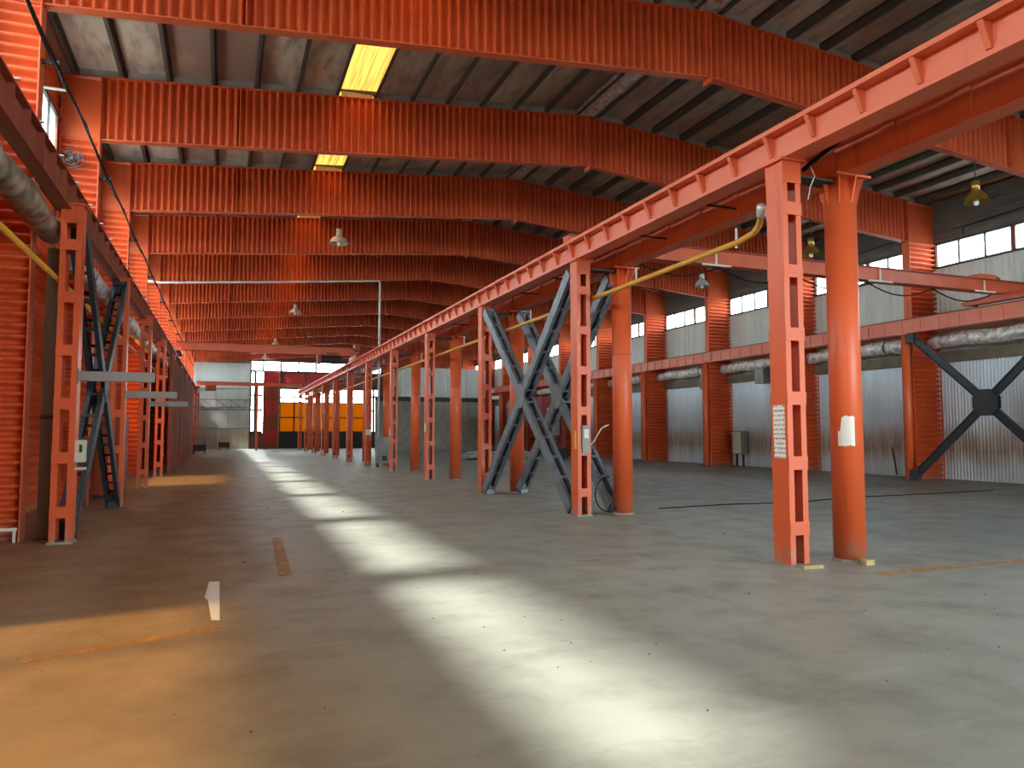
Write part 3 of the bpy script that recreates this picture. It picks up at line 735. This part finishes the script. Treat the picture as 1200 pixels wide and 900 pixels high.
# light lattice girder at the far end
lt = thing('lattice_girder', 'thin dark lattice girder hung across the left bay at the far wall', 'girder', (0, 73.6, 0))
for z in (3.78, 4.70): MB().box(XLR + .2, 2.9, -.04, .04, z - .04, z + .04).build('chord', 'brace_steel', lt)
for i in range(4):
    x = -1.8 + 1.2 * i
    MB().tube([(x, 0, 4.66), (x + 1.1, 0, 3.82)], .03, 6).build('diagonal', 'brace_steel', lt)
    MB().tube([(x, 0, 3.82), (x, 0, 4.66)], .025, 6).build('vertical', 'brace_steel', lt)
MB().box(2.8, 3.0, -.1, .1, 0, 6.4).build('support_post', 'paint_orange', lt)

# ------------------------------------------------------------------ lamps
def pendant(x, y, ztop, zhang, mat, label, r=.30):
    t_ = thing('pendant_lamp', label, 'lamp', (x, y, 0), 'high-bay pendant lamps')
    MB().tube([(0, 0, ztop), (0, 0, zhang)], .014, 6).build('rod', 'machine_dark', t_)
    MB().lathe([(.0, ztop + .01), (.10, ztop), (.10, ztop - .26), (.0, ztop - .27)], 16).build('ballast_housing', mat, t_, True)
    MB().lathe([(.08, ztop - .25), (.15, ztop - .30), (r * .8, ztop - .40), (r, ztop - .56), (r + .015, ztop - .57), (r - .02, ztop - .555), (r * .75, ztop - .41), (.12, ztop - .32)], 20).build('lamp_shade', mat, t_, True)
    MB().lathe([(.03, ztop - .30), (.045, ztop - .42), (.07, ztop - .54), (.055, ztop - .64), (.0, ztop - .67)], 12).build('bulb', 'bulb_glass', t_, True)
    return t_
for x, y, lab in ((18.67, GY(1), 'brass bell-shaped high-bay lamp under the nearest rafter on the right'), (18.67, GY(2), 'brass high-bay lamp under the second rafter beside the near round column'), (18.5, GY(3), 'dull brass high-bay lamp under the third rafter above the crane')):
    pendant(x, y, 8.42 if y < 15 else 8.34, zb(x), 'brass' if y < 22 else 'aluminium', lab)
for x, y, lab in ((3.98, 28.66, 'silver high-bay lamp hanging over the aisle, nearest of the left bay'), (3.92, 46.66, 'silver high-bay lamp over the aisle above the far bridge crane'), (3.9, 64.66, 'silver high-bay lamp over the aisle beyond the far bridge crane'), (3.7, 76.9, 'small high-bay lamp over the aisle close to the far wall')):
    pendant(x, y, 9.52, zt(x) + .215, 'aluminium', lab, .36)

# ------------------------------------------------------------------ left-hand fittings
for k, lab in ((1, 'grey steel arm sticking out of the nearest column by the left wall'), (2, 'grey steel arm sticking out of the second column by the left wall'), (3, 'grey steel arm sticking out of the third column by the left wall')):
    t_ = thing('bracket_arm', lab, 'bracket', (XLR + .16, GY(k) - LOFF, 2.56), 'grey arms on the left columns')
    MB().prism([(-.05, -.075), (.05, -.075), (.05, .075), (.038, .075), (.038, -.062), (-.038, -.062), (-.038, .075), (-.05, .075)], 0, 1.07, lambda u, v, ww: (ww, u - .1, v)).build('arm_channel', 'grey_lamp', t_)
    MB().box(0, .015, -.16, .0, -.12, .12).build('mounting_plate', 'grey_lamp', t_)
t_ = thing('service_post', 'plain grey steel post between the corrugated pier and the nearest left column', 'post', (-2.62, GY(1) + .10, 0))
MB().box(-.085, .085, -.085, .085, .0, 4.66).build('post_shaft', 'post_grey', t_)
MB().box(-.13, .13, -.13, .13, 0, .02).build('base_plate', 'rust_brown', t_)
MB().box(-.09, .09, -.10, .10, 1.9, 1.96).build('clamp_band', 'machine_dark', t_)
t_ = thing('switch_box', 'small cream switch box on the side of the nearest left column', 'switch box', (XLR + .15, GY(1) - LOFF - .02, 1.40))
MB().box(0.0, .13, -.10, .10, -.17, .17).build('housing', 'cream_box', t_)
MB().box(.06, .10, -.115, -.10, -.02, .10).build('switch', 'machine_dark', t_)
MB().box(.0, .14, -.08, .08, -.29, -.25).build('lower_tray', 'cream_box', t_)
# wall fan
t_ = thing('wall_fan', 'black caged fan on the red pier beside the high left window', 'fan', (-3.42, GY(2) - .35, 8.02))
for r in (.24, .16, .08):
    MB().tube([(r * math.cos(a * math.pi / 10), 0, r * math.sin(a * math.pi / 10)) for a in range(21)], .012, 6, False).build('cage_ring', 'machine_dark', t_)
for i in range(4):
    a = i * math.pi / 2 + .4; MB().prism([(.03, -.02), (.20, -.06), (.20, .06), (.03, .02)], .03, .04, lambda u, v, ww: (u * math.cos(a) - v * math.sin(a), ww, u * math.sin(a) + v * math.cos(a))).build('blade', 'machine_dark', t_)
MB().tube([(0, -.02, 0), (0, .28, 0)], .05, 10).build('motor', 'machine_dark', t_)
o = MB().tube([(-3.72, GY(1) + 2.6, 8.35), (-2.95, GY(1) + 2.6, 8.35)], .03, 8).build('window_strut', 'grey_lamp'); tag(o, 'grey strut standing out from the high left window', 'strut')

t_ = thing('kick_rail', 'low white pipe rail across the foot of the corrugated left pier', 'pipe', (-3.3, GY(1) - .2, 0))
MB().tube([(-.4, 0, .2), (.38, 0, .2)], .03, 8).build('rail', 'pipe_white', t_, True)
MB().box(.33, .37, -.02, .02, 0, .2).build('rail_leg', 'pipe_white', t_)
# red partition further down the left side
t_ = thing('partition_screen', 'tall brown-red sheet steel screen along the left columns', 'partition', (-1.98, GY(4) + .5, 0))
for i in range(6):
    MB().box(-.02, .02, i * 3.6 + .02, i * 3.6 + 3.58, .05, 4.75).build('panel', 'partition_red', t_)
    MB().box(-.05, .05, i * 3.6 - .05, i * 3.6 + .05, 0, 4.8).build('stile', 'paint_dark_red', t_)
t_ = thing('storage_locker', 'dark red steel locker standing between left columns', 'locker', (-2.75, GY(2) + 2.4, 0))
MB().box(-.35, .35, -.5, .5, .1, 2.1).build('body', 'paint_dark_red', t_)
for s_ in (-1, 1): MB().box(-.30 if s_ < 0 else .02, -.02 if s_ < 0 else .30, -.52, -.50, .2, 2.0).build('door', 'partition_red', t_)
for s_ in (-1, 1): MB().box(s_ * .28 - .04, s_ * .28 + .04, -.4, .4, 0, .1).build('foot_rail', 'machine_dark', t_)
# low clutter beyond
for x, y, lab in ((-1.7, 62.0, 'dark low cart standing by the left row near the far wall'), (.1, 75.5, 'small brown box trolley on the floor before the far wall')):
    t_ = thing('hand_cart', lab, 'cart', (x, y, 0))
    MB().box(-.5, .5, -.4, .4, .25, .75).build('body', 'machine_dark' if x < -1 else 'rust_brown', t_)
    for sx in (-1, 1):
        for sy in (-1, 1): MB().tube([(sx * .4 - .03, sy * .3, .13), (sx * .4 + .03, sy * .3, .13)], .13, 10).build('wheel', 'machine_dark', t_)
    MB().tube([(-.45, -.4, .75), (-.45, -.55, 1.15), (.45, -.55, 1.15), (.45, -.4, .75)], .02, 6).build('push_handle', 'machine_dark', t_)

# ------------------------------------------------------------------ fittings on the middle columns
def on_face(name, label, cat, x, y0, y1, z0, z1, mat, th=.004):
    o = MB().box(0, th, y0, y1, z0, z1).build(name, mat, None, False, (x - th, 0, 0)); return tag(o, label, cat)
on_face('paper_notice', 'upper long paper notice of small print on the nearest battened column', 'notice', XA - .15, GY(0) - .10, GY(0) + .11, 1.62, 2.04, 'paper_print')
on_face('paper_notice', 'lower paper notice with a table on the nearest battened column', 'notice', XA - .151, GY(0) - .11, GY(0) + .10, 1.36, 1.61, 'paper_print')
mb = MB(); n_ = 8; vs = []
for i in range(n_ + 1):
    a = math.radians(195 + 58 * i / n_); top = 1.90 if i > 1 else 1.70
    for z in (1.50 + .02 * random.random(), top + random.uniform(-.015, .015)): vs.append((XB + .2085 * math.cos(a), GY(0) + .2085 * math.sin(a), z))
mb.add(vs, [(2 * i, 2 * i + 2, 2 * i + 3, 2 * i + 1) for i in range(n_)])
tag(mb.build('torn_notice', 'white_paint', None, True), 'torn white paper notice pasted on the nearest round column', 'notice')
o = MB().box(XA - .156, XA - .152, GY(1) - .10, GY(1) - .02, 1.35, 1.72).build('warning_sticker', 'sticker_yellow'); tag(o, 'narrow yellow warning sticker on the column beside the cross brace', 'sticker')
t_ = thing('meter_box', 'grey meter box inside the battened column beside the cross brace', 'meter box', (XA, GY(1), 1.55))
MB().box(-.06, .10, -.20, -.05, -.28, .28).build('housing', 'machine_grey', t_)
MB().box(-.03, .07, -.212, -.20, .02, .2).build('display_cover', 'white_paint', t_)
MB().box(-.02, .06, -.21, -.20, -.2, -.06).build('terminal_cover', 'machine_grey', t_)
t_ = thing('power_cabinet', 'grey floor-standing power cabinet between far middle columns', 'cabinet', (7.30, GY(5) - 1.6, 0))
MB().box(-.35, .35, -.25, .25, .18, 1.45).build('body', 'machine_grey', t_)
MB().box(-.31, .31, -.265, -.25, .24, 1.40).build('door', 'machine_grey', t_)
MB().box(-.12, .12, -.275, -.265, .32, .55).build('vent_grille', 'machine_dark', t_)
for s_ in (-1, 1): MB().box(s_ * .3 - .04, s_ * .3 + .04, -.22, .22, 0, .18).build('leg', 'machine_dark', t_)
for k, z, lab in ((5, 1.55, 'small white sign on a middle column before the power cabinet'),):
    tag(MB().box(XA - .14, XA + .12, GY(k) - .172, GY(k) - .163, z, z + .28).build('white_sign', 'white_paint'), lab, 'sign')
for k, z, lab in ((4, 1.55, 'small white switch on the fifth battened middle column'), (3, 1.7, 'white strip label on the fourth battened middle column')):
    tag(MB().box(XA - .175, XA - .151, GY(k) - .08, GY(k) + .05, z, z + .3).build('column_switch', 'white_paint'), lab, 'switch')
# arm lever on column 1
o = MB().tube([(7.0, GY(1) + .05, 1.35), (7.12, GY(1), 1.5), (7.30, GY(1) - .02, 1.78), (7.48, GY(1), 1.85)], .016, 6).build('bent_conduit', 'pipe_white', None, True); tag(o, 'bent pale conduit reaching from battened to round column by the brace', 'conduit')
o = MB().tube([(7.42 + .30 * math.cos(a * .35), GY(1) - .05, .42 + .36 * math.sin(a * .35)) for a in range(4, 18)], .012, 6).build('loose_cable', 'cable_black', None, True); tag(o, 'thin black cable loop hanging low beside the round column', 'cable')

# scraps at the feet of the near columns
o = MB().prism([(-.16, -.05), (.14, -.06), (.17, .03), (-.13, .05)], 0, .045, ident).build('wood_offcut', 'wood_scrap', None, False, (XA + .04, GY(0) - .30, 0)); tag(o, 'flat pale wood offcut lying at the foot of the nearest battened column', 'wood')
o = MB().prism([(-.07, -.05), (.06, -.06), (.07, .05), (-.06, .05)], 0, .07, ident).build('wood_block', 'wood_scrap', None, False, (XB - .08, GY(0) - .36, 0)); tag(o, 'small yellow wood block at the foot of the nearest round column', 'wood')
o = MB().lathe([(.0, .09), (.12, .08), (.22, .05), (.30, .0)], 9).build('dirt_pile', 'rust_brown', None, True, (-3.15, 11.6, 0)); tag(o, 'small brown dirt pile on the floor by the left wall', 'dirt pile')

# ------------------------------------------------------------------ right wall fittings
def wall_heater(y, z, lab):
    t_ = thing('air_heater', lab, 'heater', (XR - .75, y, z))
    MB().box(-.3, .3, -.3, .3, -.35, .35).build('housing', 'machine_grey', t_)
    for i in range(6): MB().box(-.32, -.30, -.27, .27, -.30 + .1 * i, -.24 + .1 * i).build('louver', 'grey_steel', t_)
    MB().box(.3, .60, -.04, .04, -.05, .05).build('bracket', 'machine_dark', t_)
wall_heater(GY(4) + .9, 4.30, 'grey louvred air heater hung under the foil duct by the second pier')
wall_heater(28.2, 4.33, 'grey air heater on the right wall partly behind the near battened column')
t_ = thing('junction_cabinet', 'beige electrical cabinet on legs against the right wall', 'cabinet', (XR - .35, GY(4) - 1.1, 0))
MB().box(-.2, .22, -.35, .35, .6, 1.75).build('body', 'grey_steel', t_)
MB().box(-.215, -.2, -.31, .31, .65, 1.7).build('door', 'cream_box', t_)
for s_ in (-1, 1): MB().box(-.05, .05, s_ * .25 - .03, s_ * .25 + .03, 0, .6).build('leg', 'machine_dark', t_)
o = MB().tube([(XR - .12, 20.6 + .9, .05), (XR - .10, 20.6 + 1.1, 1.1)], .03, 6).build('iron_bar', 'machine_dark'); tag(o, 'dark iron bar leaning against the grey right wall', 'bar')
for i, (y0, y1) in enumerate(((15.0, 18.4), (21.2, 24.5))):
    t_ = thing('hanging_wire', ('dark wire loop hanging on the boards above the windows, nearest bay', 'dark wire loop on the boards above the windows in the next bay')[i], 'wire', (0, 0, 0), 'wire loops on the right wall boards')
    MB().tube([(XR - .08, y0, 9.9), (XR - .08, y0, 9.15), (XR - .08, y1 - .02, 9.02), (XR - .08, y1, 8.75)], .018, 6).build('wire', 'cable_black', t_)

# background at the far right
t_ = thing('storage_tank', 'grey upright cylindrical tank at the far end of the right bay', 'tank', (20.6, 52.0, 0))
MB().lathe([(.0, 4.4), (.35, 4.3), (.7, 3.95), (.75, 3.8), (.75, .4), (.0, .35)], 20).build('shell', 'machine_grey', t_, True)
for a in range(3): MB().box(.5 * math.cos(a * 2.1) - .05, .5 * math.cos(a * 2.1) + .05, .5 * math.sin(a * 2.1) - .05, .5 * math.sin(a * 2.1) + .05, 0, .5).build('leg', 'machine_dark', t_)
t_ = thing('block_partition', 'pale grey partition wall closing the far right bay', 'partition', (0, 64.0, 0))
for i in range(6): MB().box(12.2 + 1.7 * i, 12.2 + 1.7 * i + 1.68, -.08, .08, 0, 4.4).build('panel', 'concrete_block', t_)
MB().box(12.2, 22.4, -.1, .1, 4.4, 4.8).build('top_beam', 'machine_dark', t_)
for i in range(4): MB().box(14.6 + 1.95 * i, 16.5 + 1.95 * i, -.05, .05, 4.8, 7.4).build('upper_panel', 'upper_cladding', t_)
t_ = thing('steel_stack', 'low stack of pale steel plates on the floor in the right bay', 'steel plates', (16.2, 44.0, 0))
for i in range(4): MB().box(-2.4 + .2 * i, 2.2 - .1 * i, -1.0, 1.0, .12 + .09 * i, .19 + .09 * i).build('plate', 'closure_sheet' if i % 2 else 'machine_grey', t_)
for x in (-1.6, 1.4): MB().box(x - .08, x + .08, -1, 1, 0, .12).build('bearer', 'wood_scrap', t_)
t_ = thing('machine_press', 'dark red machine standing by the right wall far down the bay', 'machine', (21.0, 46.5, 0))
MB().box(-.9, .9, -.7, .7, 0, .6).build('bed', 'machine_dark', t_)
for s_ in (-1, 1): MB().box(s_ * .7 - .18, s_ * .7 + .18, -.4, .4, .6, 3.4).build('upright', 'paint_dark_red', t_)
MB().box(-.9, .9, -.45, .45, 3.4, 4.1).build('head_beam', 'paint_dark_red', t_)
MB().box(-.45, .45, -.35, .35, 1.5, 2.4).build('ram', 'machine_grey', t_)

# ------------------------------------------------------------------ markings, painted sun spot and crumbs on the floor
def marking(label, pts, mat, cat='floor marking'):
    o = MB().prism(pts, .002, .004, ident).build('floor_mark', mat); return tag(o, label, cat, None, 'thing')
def strip(label, a, b, w_, mat):
    a, b = Vector(a), Vector(b); n_ = Vector((-(b - a).y, (b - a).x)).normalized() * w_ / 2
    return marking(label, [tuple(a + n_), tuple(a - n_), tuple(b - n_), tuple(b + n_)], mat)
strip('faded orange stripe painted along the aisle floor', (.72, 9.2), (.84, 12.6), .15, 'line_orange')
strip('faded orange line painted across the dusty floor before the painted sun spot', (-1.35, 6.50), (.02, 7.04), .12, 'line_orange')
strip('faint orange line on the floor beside the nearest round column', (7.3, 6.78), (10.3, 6.78), .16, 'line_orange')
strip('thin white line on the dark floor of the right bay past the brace', (14.45, 24.2), (15.0, 18.9), .08, 'line_white')
strip('thin pale line on the dark floor before the right wall', (16.0, 20.6), (17.2, 23.4), .07, 'line_white')
marking('bright white wedge-shaped sun spot painted on the dusty brown floor', [(-.11, 9.17), (-.14, 8.30), (-.105, 8.18), (-.06, 7.31), (.01, 7.28), (.0, 9.13)], 'sun_spot_white')  # spot of sunlight drawn as a white shape on the floor
o = MB().tube([(9.0, 14.2, .012), (11, 14.4, .012), (13.2, 14.3, .012), (15.0, 14.8, .012), (18.5, 14.9, .012), (21, 15.2, .012)], .012, 6).build('floor_cable', 'cable_black', None, True); tag(o, 'thin black cable lying across the floor of the right bay', 'cable')
mb = MB()
for i in range(420):
    x, y = random.uniform(-3, 12), random.uniform(2.6, 26); s_ = random.uniform(.004, .011) * (1 if random.random() < .9 else 1.8)
    q = [(x + s_ * random.uniform(.6, 1.2) * math.cos(a * 1.257), y + s_ * random.uniform(.6, 1.2) * math.sin(a * 1.257)) for a in range(5)]
    mb.prism(q, 0, s_ * .7, ident)
o = mb.build('floor_debris', 'girt_brown'); tag(o, 'scattered small crumbs of dirt and concrete on the floor', 'debris', None, 'stuff')
